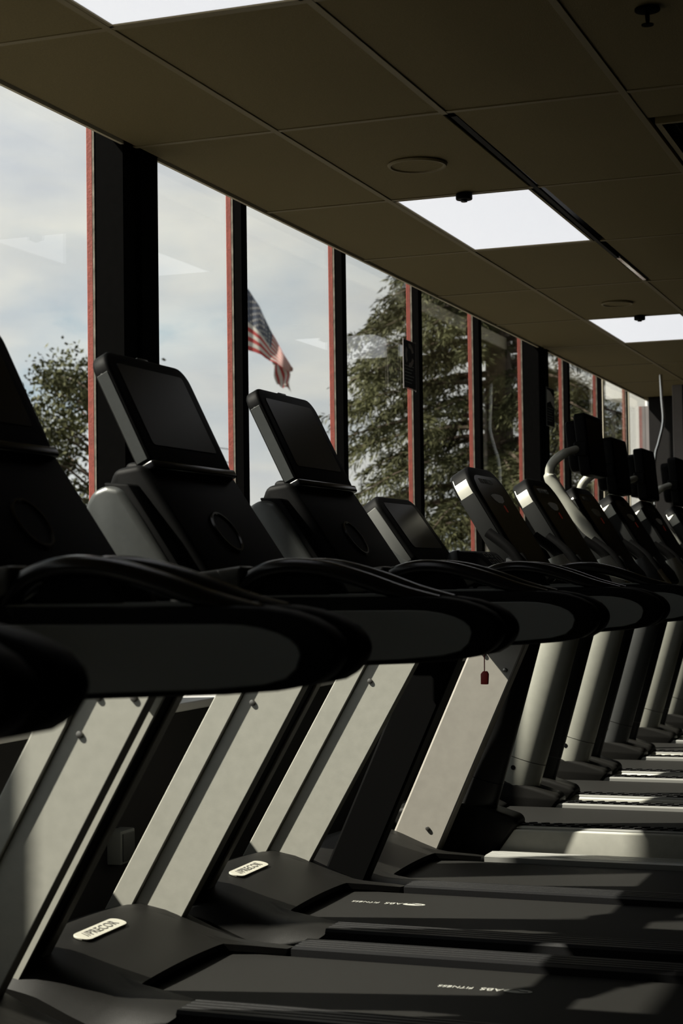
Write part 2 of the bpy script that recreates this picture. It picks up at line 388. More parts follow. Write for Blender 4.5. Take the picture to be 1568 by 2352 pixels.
def hood_mesh(dz=0, w=.43, wing=.17):
    bm = bmesh.new(); NY, NX = 36, 18; g = []
    for j in range(NY+1):
        y = -w+2*w*j/NY; ay = abs(y)
        t = min(1, max(0, (ay-.235)/.055)); t = t*t*(3-2*t)
        xb = -1.955+wing*t
        if ay > .36: xb -= .07*((ay-.36)/(w-.36))**2
        xf_ = -2.46+.05*(ay/w)**4
        row = []
        for i in range(NX+1):
            x = xf_+(xb-xf_)*i/NX; row.append((x, y, hood_z(x, y, dz)))
        g.append(row)
    V = [[bm.verts.new(p) for p in r] for r in g]
    for j in range(NY):
        for i in range(NX): bm.faces.new((V[j][i], V[j+1][i], V[j+1][i+1], V[j][i+1]))
    bot = .05
    rim = [V[0][i] for i in range(NX+1)]+[V[j][NX] for j in range(1, NY+1)]+[V[NY][i] for i in range(NX-1, -1, -1)]+[V[j][0] for j in range(NY-1, 0, -1)]
    lo = []
    for v in rim:
        back = v.co.x > -1.97 and abs(v.co.y) < .40
        lo.append(bm.verts.new((v.co.x-(.004 if back else 0), v.co.y*1.0, (v.co.z-.018 if back else bot))))
    n = len(rim)
    for i in range(n): bm.faces.new((rim[i], rim[(i+1) % n], lo[(i+1) % n], lo[i]))
    return bm
ARM = [(-1.92, 1.155), (-1.12, 1.155)]+[(-1.12+.172*math.sin(a)*1.0, 1.083+.072*math.cos(a)) for a in (math.radians(d) for d in range(15, 91, 15))] + \
      [(-.953, 1.065), (-.968, 1.045), (-.995, 1.030), (-1.05, 1.020), (-1.14, 1.013), (-1.46, 1.0), (-1.72, .985), (-1.92, .985)]
def inset_arm():
    return [(-1.86, 1.126), (-1.14, 1.126)]+[(-1.14+.135*math.sin(a), 1.078+.048*math.cos(a)) for a in (math.radians(d) for d in range(15, 91, 15))] + \
           [(-1.012, 1.056), (-1.03, 1.040), (-1.07, 1.030), (-1.16, 1.022), (-1.46, 1.010), (-1.72, .996), (-1.86, .996)]
def slab(face_top, face_bot, th, w, r, rb, b):
    """leaning rounded slab: face line in xz (towards the user), thickness goes to -x"""
    ft = Vector((face_top[0], 0, face_top[1])); fb = Vector((face_bot[0], 0, face_bot[1]))
    upv = (ft-fb); h = upv.length; upv.normalize(); nrm = Vector((0, 1, 0)).cross(upv).normalized()
    if nrm.x < 0: nrm = -nrm
    c = (ft+fb)/2
    M_ = frame_mat(c, Vector((0, 1, 0)), upv, nrm)
    bm = prism(rrect(w, h, r, 6, rb), -th, 0, 'z', b, 3, 40)
    return xf(bm, M_), M_, h
def badge(t_hood, dz=0):
    x, y = -2.165, -.055
    sx = (hood_z(x+.03, y, dz)-hood_z(x-.03, y, dz))/.06; sy = (hood_z(x, y+.05, dz)-hood_z(x, y-.05, dz))/.1
    ex = Vector((0, 1, sy)).normalized(); n = Vector((-sx, -sy, 1)).normalized(); ey = n.cross(ex)
    M_ = frame_mat(Vector((x, y, hood_z(x, y, dz)+.003)), ex, ey, n)
    P('name_badge', xf(prism(rrect(.225, .052, .024), -.003, .002, 'z', .0008, 1, 40), M_), M_PLATE, t_hood)
    P('badge_lettering', xf(xf(join([text_bm('PRECOR', .038), xf(text_bm('//', .036), Matrix.Translation((-.082, 0, 0)))]), Matrix.Translation((.008, 0, .0026))), M_), M_BADGEINK, t_hood)
def deck(t, zt=.185, rail_mat=None, dz=0.0):
    rail_mat = rail_mat or M_RAILD
    bl = P('belt', box(-2.0, -.24, -.272, .272, zt-.02, zt, .004, 2), M_BELT, t)
    for s in (-1, 1):
        a, b = (.285, .412)
        prof = [(a, zt-.03), (a, zt+.016)]
        for k in range(4):
            u = a+.022+k*.024
            prof += [(u, zt+.020), (u+.002, zt+.0165), (u+.006, zt+.0165), (u+.008, zt+.020)]
        prof += [(b-.006, zt+.020), (b, zt+.012), (b, zt-.06)]
        prof = [(s*p, q) for p, q in prof]
        P('foot_rail', prism(prof, -1.775, -.26, 'x'), rail_mat, t)
        P('side_skirt', box(-2.2, -.24, min(s*.36, s*.408), max(s*.36, s*.408), .045, zt-.02, .004), M_BLACK, t)
        for xx in (-2.3, -.4):
            P('foot', disc((xx, s*.3, .02), .035, 'z', .04, 12), M_RUBBER, t)
    P('deck_frame', box(-2.36, -.26, -.355, .355, .04, zt-.025), M_BLACK, t)
    P('rear_cap', box(-.27, -.20, -.415, .415, .05, zt+.018, .015, 3), M_BLACK, t, True)
    return bl
def belt_print(bl, x, y, z):
    bms = []
    el = [(.036*math.cos(2*math.pi*k/24), .017*math.sin(2*math.pi*k/24)) for k in range(24)]
    bms.append(xf(prism(el, 0, .0006, 'z'), Matrix.Translation((-.092, 0, 0))))
    bms.append(xf(text_bm('ABS', .034), Matrix.Translation((-.026, 0, 0)))); bms.append(xf(text_bm('FITNESS', .026), Matrix.Translation((.065, 0, 0))))
    bm = xf(join(bms), Matrix.Translation((x, y, z)) @ Matrix.Rotation(math.pi, 4, 'Z'))
    o = P('belt_print', bm, M_WHITE, bl)
    sw = smoothpath([(-.118, .004, 0), (-.10, .002, 0), (-.092, -.006, 0), (-.078, -.007, 0), (-.070, -.002, 0)], 4)
    bm = xf(tube(sw, .0016, 6), Matrix.Translation((x, y, z+.0005)) @ Matrix.Rotation(math.pi, 4, 'Z'))
    P('print_swoosh', bm, M_BELT, bl)
    return o
def arms(t):
    for s in (-1, 1):
        y0, y1 = sorted((s*.385, s*.455))
        a = P('handrail', prism(ARM, y0, y1, 'y', .010, 2, 20), M_BLACK, t, True)
        for yy in (y0, y1):
            e = .0035
            P('side_panel', prism(inset_arm(), yy-e, yy+e, 'y', .002, 1, 60), M_PANEL, a)
        P('top_strip', box(-1.6, -1.13, y0+.012, y1-.012, 1.153, 1.160, .002, 1), M_PANEL, a)
        gp = smoothpath([(-1.56, s*.42, 1.13), (-1.545, s*.42, 1.175), (-1.50, s*.415, 1.208), (-1.43, s*.41, 1.222), (-1.35, s*.41, 1.216), (-1.26, s*.412, 1.192), (-1.17, s*.416, 1.160), (-1.09, s*.42, 1.138)], 5)
        P('hand_grip', tube(gp, .019, 12, 1.35), M_GLOSSB, t, True)
        P('grip_web', prism([(-1.50, 1.15), (-1.48, 1.195), (-1.43, 1.205), (-1.36, 1.20), (-1.33, 1.15)], s*.415-.008, s*.415+.008, 'y'), M_BLACK, t)
        P('shoulder', prism([(-1.88, 1.15), (-1.86, 1.185), (-1.74, 1.196), (-1.63, 1.214), (-1.53, 1.226), (-1.535, 1.18), (-1.59, 1.152)], min(s*.388, s*.462), max(s*.388, s*.462), 'y', .010, 3), M_SHOULDER, t, True)
def precor(yc, label):
    t = mach('treadmill', yc, label)
    hd_ = P('motor_hood', hood_mesh(), M_HOOD, t, True)
    badge(hd_)
    bl = deck(t); belt_print(bl, -1.185, .075, .1855)
    for s in (-1, 1):
        def sp(a, b): return tuple(sorted((s*a, s*b)))
        wi = .242 if s > 0 else .165
        u = P('upright', lean(.0, .165, *sp(.400, .410), .16, 1.10, .002), M_SILVER, t)
        P('front_flange', lean(0, .078, *sp(.285, .40), .16, 1.08, .003), M_SILVER, u)
        P('main_panel', lean(.078, wi, *sp(.296, .335), .16, 1.08, .003), M_SILVER, u)
        P('inner_core', lean(.05, .158, *sp(.337, .399), .16, 1.08), M_BLACK, u)
        P('back_plate', lean(.158, wi-.012, *sp(.336, .346), .16, 1.08), M_BLACK, u)
        for (zz, oo) in ((.858, .118), (.940, .118), (.940, .205)):
            if oo > wi: continue
            P('bolt', xf(disc((0, 0, 0), .0085, 'y', .008, 10, .002), Matrix.Translation((UL(zz)+oo, s*.2955, zz))), M_BOLT, u, True)
    P('crossbar', box(-1.80, -1.72, -.385, .385, 1.09, 1.15, .015), M_BLACK, t)
    arms(t)
    # console: sloping dash, side pods with cup holders, screen slab above
    P('dash', prism([(-1.925, 1.48), (-1.70, 1.15), (-1.74, 1.12), (-1.87, 1.15), (-2.02, 1.42), (-2.0, 1.47)], -.275, .275, 'y', .018, 3), M_BLACK, t, True)
    for s in (-1, 1):
        pd = P('cup_pod', prism([(-2.045, 1.345), (-2.04, 1.385), (-2.02, 1.415), (-1.985, 1.428), (-1.945, 1.42), (-1.90, 1.36), (-1.82, 1.24), (-1.74, 1.12), (-1.86, 1.10), (-1.98, 1.22)], min(s*.262, s*.345), max(s*.262, s*.345), 'y', .022, 3), M_GRAPH, t, True)
        P('pod_inlay', prism([(-2.0, 1.434), (-1.93, 1.43), (-1.72, 1.12), (-1.80, 1.115)], min(s*.262, s*.330), max(s*.262, s*.330), 'y', .008, 2), M_BLACK, pd, True)
    # shallow cup recess ring lying on the dash face
    ft = Vector((-1.925, 0, 1.48)); fb = Vector((-1.70, 0, 1.15)); uv = (ft-fb).normalized(); nn = Vector((0, 1, 0)).cross(uv); nn = nn if nn.x > 0 else -nn
    c = fb+uv*.20+nn*.002+Vector((0, -.02, 0))
    P('cup_ring', xf(torus((0, 0, 0), .058, .005), frame_mat(c, Vector((0, 1, 0)), uv, nn)), M_GLOSSB, t, True)
    P('cup_well', xf(disc((0, 0, -.002), .055, 'z', .006, 20), frame_mat(c, Vector((0, 1, 0)), uv, nn)), M_BLACK, t)
    bm, M_, h = slab((-2.052, 1.775), (-1.907, 1.48), .046, .475, .055, .02, .009)
    sc = P('screen_housing', bm, M_BLACK, t, True)
    P('screen', xf(prism(rrect(.375, .235, .012), -.002, .0015, 'z', .0006, 1, 40), M_ @ Matrix.Translation((0, .012, 0))), M_SCREEN, sc)
    P('camera_tab', xf(box(-.03, .03, h/2-.006, h/2+.004, -.030, -.004, .002), M_), M_GRAPH, sc, True)
    for s in (-1, 1):
        P('housing_screw', xf(disc((s*.2375, h/2-.062, -.026), .004, 'x', .003, 10), M_), M_BOLT, sc)
        P('side_shell', xf(box(min(s*.2375, s*.2395), max(s*.2375, s*.2395), -h/2+.02, h/2-.06, -.040, -.008, .001, 1), M_), M_GRAPH, sc)
    P('collar', xf(box(-.245, .245, -h/2-.012, -h/2+.012, -.058, .006, .006, 3), M_), M_GLOSSB, t, True)
    P('neck', prism([(-2.0, 1.49), (-1.92, 1.49), (-1.90, 1.42), (-2.01, 1.40)], -.215, .215, 'y', .015, 3), M_BLACK, t, True)
    return t, bl
SP = .95; YC1 = 4.0
names = {-3: 'black treadmill closest to the camera, only the tip of its handrail showing',
         -2: 'treadmill whose blurred rounded handrail end fills the left edge of the picture',
         -1: 'grey treadmill second nearest, its long handrail crossing the picture from the left edge',
         0: 'silver-legged treadmill with tall tilted screen in front of the wide black window column',
         1: 'silver-legged treadmill with tilted screen standing just below the flag'}
p0, b0 = precor(YC1, names[0])
for k in (-3, -2, -1, 1):
    r = dup(p0, (OX, YC1+SP*k, 0), names[k])
    if k == 1:
        for ch in r.children:
            if ch.name.startswith('belt'):
                for g in ch.children: g.location.x = -.585; g.location.y = .02

# ------------------------------------------------------------------ older treadmill without screen
def older(yc):
    t = mach('treadmill', yc, 'older treadmill with plain silver leg and small tilted silver-edged console')
    dz = -.05
    P('motor_hood', hood_mesh(dz), M_HOOD, t, True)
    bl = deck(t, .135, M_RAILS)
    def UO(z): return -2.118+.455*(z-.25)
    for s in (-1, 1):
        u = P('upright', lean(-.018 if s > 0 else 0, .188 if s > 0 else .16, min(s*.34, s*.41), max(s*.34, s*.41), .12, 1.1, .008, UO), M_SILVER2 if s > 0 else M_BLACK, t)
        for zz, oo in ((.238, .13), (.90, .06), (.84, .17)) if s > 0 else ():
            P('bolt', xf(disc((0, 0, 0), .0085, 'y', .008, 10, .002), Matrix.Translation((UO(zz)+oo-.018, s*.338, zz))), M_BOLT, u, True)
    P('crossbar', box(-1.86, -1.72, -.385, .385, 1.0, 1.13, .02), M_BLACK, t)
    arms(t)
    bm, M_, h = slab((-2.015, 1.485), (-1.845, 1.245), .075, .46, .07, .03, .012)
    c = P('console', bm, M_BLACK, t, True)
    P('console_display', xf(prism(rrect(.34, .20, .02), -.002, .002, 'z', .001, 1, 40), M_ @ Matrix.Translation((0, .015, 0))), M_SCREEN, c)
    for s in (-1, 1):
        P('silver_side', xf(box(min(s*.226, s*.236), max(s*.226, s*.236), -h/2+.02, h/2-.045, -.072, -.014, .004, 2), M_), M_CONSIDE, c, True)
    P('console_bracket', prism([(-2.03, 1.315), (-1.95, 1.30), (-1.86, 1.235), (-1.80, 1.12), (-1.92, 1.10), (-1.98, 1.22)], -.24, .24, 'y', .012, 2), M_GRAPH, t, True)
    kp = P('keypad', prism([(-1.80, 1.215), (-1.79, 1.275), (-1.765, 1.285), (-1.70, 1.280), (-1.625, 1.205), (-1.64, 1.14), (-1.78, 1.14)], -.02, .26, 'y', .012, 2), M_BLACK, t, True)
    P('keypad_end', prism([(-1.812, 1.215), (-1.80, 1.28), (-1.765, 1.29), (-1.755, 1.2), (-1.77, 1.15)], -.03, .02, 'y', .010, 2), M_GRAPH, kp, True)
    d = Vector((-1.625+1.70, 0, 1.205-1.280)).normalized(); n = Vector((-d.z, 0, d.x)).normalized()
    n = n if n.z > 0 else -n
    for k, (a, y, ww, hh) in enumerate(((.018, .06, .035, .02), (.018, .12, .035, .02), (.05, .06, .035, .02), (.05, .12, .035, .02), (.035, .19, .04, .03))):
        q = .0022
        fr = join([box(-hh/2, hh/2, -ww/2, -ww/2+q, 0, .001), box(-hh/2, hh/2, ww/2-q, ww/2, 0, .001), box(-hh/2, -hh/2+q, -ww/2, ww/2, 0, .001), box(hh/2-q, hh/2, -ww/2, ww/2, 0, .001)])
        P('key_outline', xf(fr, frame_mat(Vector((-1.70, y, 1.280))+d*a+n*.0005, d, Vector((0, 1, 0)), n)), M_WHITE, kp)
    P('stop_button', xf(disc((0, 0, 0), .014, 'z', .008, 14, .002), frame_mat(Vector((-1.70, .225, 1.280))+d*.085+n*.002, d, Vector((0, 1, 0)), n)), M_RED, kp, True)
    return t
older(5.885)
t = empty('safety_key', (-1.545, 5.41, .84)); tag(t, 'small red safety key hanging on a cord below the handrail', 'safety key')
finish('key_tag', prism([(-.012, 0), (.012, 0), (.014, .034), (.009, .043), (-.004, .043), (-.012, .034)], -.006, .006, 'y', .002, 2), M_RED, t, True)
finish('cord', tube([(0, 0, .042), (.0005, 0, .08), (-.001, .004, .16)], .0018, 6), M_RED, t)

# ------------------------------------------------------------------ second kind: round-legged treadmills
def CX(z): return -1.863+.30*(z-.40)
def round_mill(yc, label, tv=None, colm=None):
    colm = colm or M_CREAM
    t = mach('treadmill', yc, label)
    zt = .225
    P('belt', box(-1.95, -.24, -.27, .27, zt-.02, zt, .004, 2), M_BELT, t)
    for s in (-1, 1):
        fr = P('foot_rail', box(-1.78, -.26, min(s*.285, s*.385), max(s*.285, s*.385), zt-.03, zt+.016, .006, 2), M_RAILS, t)
        bms = []
        for k in range(30):
            for r_ in (0, 1):
                x = -1.70+k*.048+r_*.024; y = s*(.315+r_*.034)
                bms.append(xf(box(-.015, .015, -.007, .007, 0, .006), Matrix.Translation((x, y, zt+.016)) @ Matrix.Rotation(.5, 4, 'Z')))
        tr = P('tread_ridges', join(bms), M_RUBBER, fr); tr['kind'] = 'stuff'
        P('tread_mat', prism([(-1.73, s*.297), (-.3, s*.297), (-.3, s*.373), (-1.73, s*.373)], zt+.0155, zt+.0175, 'z'), M_RUBBER, fr)
        P('side_skirt', box(-2.0, -.24, min(s*.35, s*.392), max(s*.35, s*.392), .05, zt+.008, .010, 3), M_SILVER, t, True)
        P('foot_cover', prism([(-2.12, .10), (-2.12, .28), (-2.06, .33), (-1.94, .335), (-1.80, .305), (-1.70, .275), (-1.685, .245), (-1.70, .235), (-1.80, .10)], min(s*.275, s*.405), max(s*.275, s*.405), 'y', .018, 3), M_HOOD, t, True)
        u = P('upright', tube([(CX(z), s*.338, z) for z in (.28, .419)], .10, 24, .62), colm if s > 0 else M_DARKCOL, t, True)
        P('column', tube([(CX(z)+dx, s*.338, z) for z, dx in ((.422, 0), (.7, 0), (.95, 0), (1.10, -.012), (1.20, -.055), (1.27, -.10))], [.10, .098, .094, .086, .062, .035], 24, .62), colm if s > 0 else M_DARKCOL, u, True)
        if s > 0: P('bolt_hole', xf(disc((0, 0, 0), .010, 'y', .004, 12), Matrix.Translation((CX(.385)-.02, s*.338-.0605, .385))), M_GLOSSB, u)
        P('handrail', tube(smoothpath([(-1.80, s*.36, 1.36), (-1.70, s*.37, 1.28), (-1.62, s*.375, 1.16), (-1.54, s*.375, 1.08), (-1.40, s*.375, 1.05), (-1.10, s*.375, 1.04)], 4), .021, 10), M_BLACK, t, True)
        P('rail_sleeve', tube([(-1.645, s*.374, 1.205), (-1.585, s*.3755, 1.115)], .0225, 12), M_CHROME, t, True)
    P('motor_hood', prism([(-2.40, .05), (-2.40, .17), (-2.33, .25), (-2.15, .29), (-1.98, .27), (-1.90, .235), (-1.90, .05)], -.27, .27, 'y', .02, 3), M_HOOD, t, True)
    P('deck_frame', box(-2.3, -.26, -.35, .35, .03, zt-.025), M_BLACK, t)
    P('rear_cap', box(-.27, -.20, -.39, .39, .05, zt+.01, .015, 3), M_BLACK, t, True)
    # paddle console
    bm, M_, h = slab((-1.938, 1.638), (-1.655, 1.165), .085, .50, .12, .05, .014)
    c = P('console', bm, M_BLACK, t, True)
    P('console_face', xf(prism(rrect(.44, h-.09, .10, 6, .04), -.002, .002, 'z', .001, 1, 40), M_), M_GLOSSB, c)
    for s in (-1, 1):
        P('side_trim', xf(box(min(s*.249, s*.254), max(s*.249, s*.254), -h/2+.08, h/2-.125, -.080, -.014, .003, 2), M_), M_SIDE, c, True)
        # pale band wrapping the rounded shoulder
        band = []
        for k in range(7):
            a = math.radians(90*k/6); band.append((s*(.12+.134*math.cos(a)), h/2-.13+.134*math.sin(a)))
        bm2 = bmesh.new(); rows = [[bm2.verts.new((p[0], p[1], z)) for z in (-.074, -.018)] for p in band[:4]]
        rows2 = [[bm2.verts.new((p[0]-s*.004, p[1]-.004, z)) for z in (-.074, -.018)] for p in band[:4]]
        for i in range(3):
            bm2.faces.new((rows[i][0], rows[i+1][0], rows[i+1][1], rows[i][1])); bm2.faces.new((rows2[i][1], rows2[i+1][1], rows2[i+1][0], rows2[i][0]))
            bm2.faces.new((rows[i][0], rows2[i][0], rows2[i+1][0], rows[i+1][0])); bm2.faces.new((rows[i][1], rows[i+1][1], rows2[i+1][1], rows2[i][1]))
        for rr in (0, 3): bm2.faces.new((rows[rr][0], rows[rr][1], rows2[rr][1], rows2[rr][0]))
        P('shoulder_band', xf(bm2, M_), M_SILVER, c, True)
    P('console_lettering', xf(text_bm('LIFE FITNESS', .034), M_ @ Matrix.Translation((-.03, h/2-.075, .0026))), M_WHITE, c)
    ov = [(-.09, .012), (-.05, .02), (.0, .022), (.06, .02), (.09, .012), (.07, -.012), (.03, -.022), (-.03, -.022), (-.07, -.008)]
    P('console_decal', xf(prism(ov, 0, .0012, 'z'), M_ @ Matrix.Translation((.0, h/2-.155, .002))), M_SILVER, c)
    P('led_digits', xf(text_bm('8', .05), M_ @ Matrix.Translation((.03, .07, .0026))), M_LED, c)
    P('console_base', prism([(-1.75, 1.30), (-1.66, 1.20), (-1.63, 1.14), (-1.68, 1.10), (-1.78, 1.16)], -.24, .24, 'y', .015, 2), M_BLACK, t, True)
    P('cable', tube(smoothpath([(-1.80, -.12, 1.26), (-1.81, -.12, 1.18), (-1.80, -.11, 1.08), (-1.78, -.10, 1.14), (-1.76, -.09, 1.22)], 5), .004, 6), M_WIRE, t, True)
    if tv:
        x, z, dy = tv
        da = dy-.31
        P('screen_arm', tube(smoothpath([(x+.03, dy-.18, z+.09), (x-.03, da+.03, z+.06), (x-.085, da, z+.01), (x-.10, da, z-.05), (x-.07, da, z-.11), (x+.02, da, z-.24), (x+.14, da, z-.39), (x+.24, da, z-.51), (x+.33, da, z-.63)], 6), [.020]*6+[.024]*12+[.032]*8+[.030]*8+[.024]*15, 14), M_CREAM, t, True)
        s_ = P('television', xf(prism(rrect(.40, .315, .03), -.030, .030, 'z', .010, 3, 40), frame_mat(Vector((x+.04, dy, z+.11)), Vector((0, 1, 0)), Vector((-.10, 0, 1)).normalized(), Vector((1, 0, .10)).normalized())), M_BLACK, t, True)
        P('television_back', xf(prism(rrect(.34, .26, .04), -.085, -.030, 'z', .012, 3, 40), frame_mat(Vector((x+.04, dy, z+.11)), Vector((0, 1, 0)), Vector((-.10, 0, 1)).normalized(), Vector((1, 0, .10)).normalized())), M_BLACK, s_, True)
        P('television_screen', xf(prism(rrect(.36, .26, .01), .0295, .031, 'z'), frame_mat(Vector((x+.04, dy, z+.11)), Vector((0, 1, 0)), Vector((-.10, 0, 1)).normalized(), Vector((1, 0, .10)).normalized())), M_SCREEN, s_)
        P('screen_clamp', box(x-.0, x+.07, dy-.22, dy+.05, z+.05, z+.12, .01), M_BLACK, t)
    return t
r4 = round_mill(6.745, 'first round-legged treadmill after the plain silver leg, pale lettering on its tilted console')
dup(r4, (OX, 7.70, 0), 'second round-legged treadmill, its tilted console overlapping the next to the right')
r6 = round_mill(8.62, 'third round-legged treadmill, legs coloured as in shade, carrying the largest television on a cream tube', (-1.92, 1.735, 0), M_SHADECOL)
r7 = round_mill(9.53, 'fourth round-legged treadmill, its television the black one behind the largest', (-1.97, 1.68, 0))
dup(r7, (OX-.01, 10.47, 0), 'fifth round-legged treadmill, its television before the bright white window gap')
dup(r7, (OX+.03, 11.42, 0), 'sixth round-legged treadmill, its television cut by the right edge')

# ------------------------------------------------------------------ small things inside
t = empty('wall_socket', (-2.665, 5.0, .33)); tag(t, 'dim grey power socket box low on the dark ledge between treadmills', 'socket')
finish('socket_box', box(-.03, .025, -.05, .05, -.055, .055, .006), M_PANEL, t, True)
finish('socket_face', box(.025, .029, -.04, .04, -.045, .045, .003), M_GRAPH, t)
def notice(loc, w_, h_, label, arrows):
    t = empty('notice', loc); tag(t, label, 'notice', 'black notices taped to the window frames')
    finish('sheet', box(-.0015, .0015, 0, w_, 0, h_), M_BLACK, t)
    q = .004
    finish('clear_sleeve', join([box(-.002, .003, -q, 0, -.01, h_+.004), box(-.002, .003, w_, w_+q, -.01, h_+.004), box(-.002, .003, 0, w_, h_, h_+.003), box(-.002, .003, 0, w_, -.006, -.003)]), M_PANEL if not arrows else M_WALLG, t)
    if arrows:
        for k_ in range(3):
            a0 = math.radians(120*k_+20); pts = [(math.cos(a0+math.radians(d))*.062, math.sin(a0+math.radians(d))*.055) for d in range(0, 86, 12)]
            prof = [(p[0]*1.18, p[1]*1.18) for p in pts]+[(p[0]*.72, p[1]*.72) for p in reversed(pts)]
            finish('arrow_mark', xf(prism([(w_/2+p[0], h_*.70+p[1]) for p in prof], .0015, .0022, 'x'), Matrix.Identity(4)), M_WALLG, t)
    else:
        finish('pale_picture', prism([(.01, h_-.012), (w_*.5, h_-.02), (w_*.98, h_*.78), (w_*.98, h_*.5), (w_*.75, h_*.56), (w_*.5, h_*.66), (.01, h_*.58)], .0015, .0022, 'x'), M_WHITE, t)
    for k in range(6):
        finish('text_line', box(.0015, .0021, .02, w_-.03-.02*(k % 3), h_*.46-.018*k, h_*.46-.018*k+.004), M_PANEL, t)
    return t
notice((XG+.0475, 8.70, 2.214), .205, .255, 'black notice with grey curved arrows, taped to a slim window bar', True)
notice((XG+.1245, 11.585, 2.23), .22, .262, 'black notice with pale top, taped to the far wide column', False)
t = empty('cable_machine', (-2.33, 13.0, 0)); tag(t, 'tall dark frame with bent chrome tube near the far wall', 'gym machine')
finish('bent_tube', tube(smoothpath([(.045, 0, 2.70), (.05, 0, 2.52), (.058, 0, 2.34), (.02, 0, 2.18), (-.008, 0, 2.07), (-.018, 0, 1.77), (-.02, 0, .02)], 6), .012, 10), M_CHROME, t, True)
finish('tube_collar', disc((-.018, 0, 1.74), .018, 'z', .02, 14), M_CHROME, t, True)
finish('frame_post', box(.12, .20, .05, .13, 0, 2.62, .006), M_WALLG, t)
finish('weight_shroud', box(.20, .62, .02, .20, 0, 2.62, .01), M_BLACK, t)
finish('frame_base', box(-.06, .62, -.25, .30, 0, .06, .008), M_BLACK, t)

# ------------------------------------------------------------------ outside
tag(finish('ground', box(-220, XG-.3, -150, 250, -.5, -.3), M_GROUND), kind='structure')
tag(finish('wall_wing', box(-3.28, XG-.10, 16.6, 16.9, -.3, 4.2), M_WHITEWALL), kind='structure')
fl = finish('trim_4', box(-3.46, -3.28, 16.6, 17.0, 2.90, 4.2), M_WHITEWALL); tag(fl, kind='structure')

def needle_clump(bm, p, d, size, n):
    for _ in range(n):
        a = Vector((random.gauss(0, 1), random.gauss(0, 1), random.gauss(0, .8))).normalized()
        v = (d*1.1+a*.75).normalized(); s = v.cross(Vector((random.random(), random.random(), random.random()))).normalized()
        l = size*random.uniform(.6, 1.3); w_ = l*.11; q = p+a*size*.35
        f = [bm.verts.new(q), bm.verts.new(q+v*l*.5+s*w_), bm.verts.new(q+v*l), bm.verts.new(q+v*l*.5-s*w_)]
        bm.faces.new(f)
def cedar(loc, H, R0, label, seed, zmin=.4, dens=1.0, face=None):
    random.seed(seed); t = empty('cedar_tree', loc); tag(t, label, 'tree', 'conifers outside the windows')
    finish('trunk', tube([(0, 0, -.2), (.05, .03, H*.4), (0, 0, H)], [R0*.09, R0*.06, .03], 10), M_BARK, t, True)
    nb = bmesh.new(); br = []
    z = zmin
    while z < H-.4:
        k = 7
        for i in range(k):
            az = random.uniform(0, 2*math.pi)
            Lb = R0*(1-.78*(z/H)**1.1)*random.uniform(.72, 1.12)
            d = Vector((math.cos(az), math.sin(az), 0)); p = Vector((0, 0, z+random.uniform(-.1, .1)))
            pts = [p+d*Lb*u+Vector((0, 0, Lb*(.10*u-.30*u*u))) for u in (0, .25, .5, .75, 1)]
            br.append(tube(pts, [.045, .035, .024, .014, .005], 5))
            m = int(Lb*17*dens)
            for j in range(m):
                u = random.uniform(.12, 1)**.8; c = p+d*Lb*u+Vector((0, 0, Lb*(.10*u-.30*u*u)))
                sd = d.cross(Vector((0, 0, 1)))*random.choice((-1, 1)); tl = random.uniform(.25, .55)*Lb*.42*(1.15-u*.5)
                tw = (sd*random.uniform(.5, 1)+d*random.uniform(.2, .7)).normalized()
                for q in range(7):
                    f = q/6; c2 = c+tw*tl*f+Vector((0, 0, -tl*.62*f*f-.02*q*random.random()))
                    needle_clump(nb, c2, (tw+Vector((0, 0, -1.0*f-.25))).normalized(), .11, 4)
        z += random.uniform(.26, .36)
    finish('branches', join(br), M_BARK, t)
    o = finish('needles', nb, M_CEDAR, t); o['kind'] = 'stuff'
    return t
cedar((-6.9, 25, -.3), 11.5, 3.4, 'tall drooping conifer behind the slim window bars, sky showing through its branches', 3)
cedar((-4.6, 36.5, -.3), 14.0, 4.8, 'dense dark conifer further back, filling the windows beyond the wide far column', 5, .3, .8)

def broadleaf(loc, H, R, label, seed):
    random.seed(seed); t = empty('broadleaf_tree', loc); tag(t, label, 'tree')
    br = [tube([(0, 0, -.2), (.1, .05, H*.5), (.05, 0, H*.92)], [.16, .11, .02], 8)]; nb = bmesh.new()
    for i in range(80):
        z = H*random.uniform(.18, .97); az = random.uniform(0, 2*math.pi); rr = R*(1-abs(z/H-.35)**1.3*.95)*random.uniform(.35, 1)
        e_ = Vector((math.cos(az)*rr, math.sin(az)*rr, z))
        br.append(tube([(.05, .02, z-rr*.5), tuple(e_*.5+Vector((0, 0, z*.5-rr*.15))), tuple(e_)], [.04, .025, .008], 5))
        for c in range(5):
            cc = e_+Vector((random.gauss(0, .30), random.gauss(0, .30), random.gauss(0, .24)))
            for q in range(60):
                p = cc+Vector((random.gauss(0, .20), random.gauss(0, .20), random.gauss(0, .15)))
                a = Vector((random.gauss(0, 1), random.gauss(0, 1), random.gauss(0, 1))).normalized(); b = a.cross(Vector((random.random(), random.random(), random.random()+.1))).normalized()
                s = random.uniform(.045, .085)
                nb.faces.new([nb.verts.new(p-a*s), nb.verts.new(p+b*s*.6+a*s*.1), nb.verts.new(p+a*s), nb.verts.new(p-b*s*.6+a*s*.1)])
    finish('branches', join(br), M_BARK, t); o = finish('leaves', nb, M_MAPLE, t); o['kind'] = 'stuff'
    return t
broadleaf((-19.3, 35.0, -.3), 6.6, 2.3, 'leafy tree in the leftmost window beside the wide black column', 11)
t = empty('far_building', (-27, 46, -.3)); tag(t, 'plain grey far building low behind the leafy tree', 'building')
finish('building_body', box(-7, 5, 0, 6, 0, 3.5), M_BLDG, t); finish('building_roof', box(-7.3, 5.3, -.3, 6.3, 3.5, 3.75), M_BLDG, t)
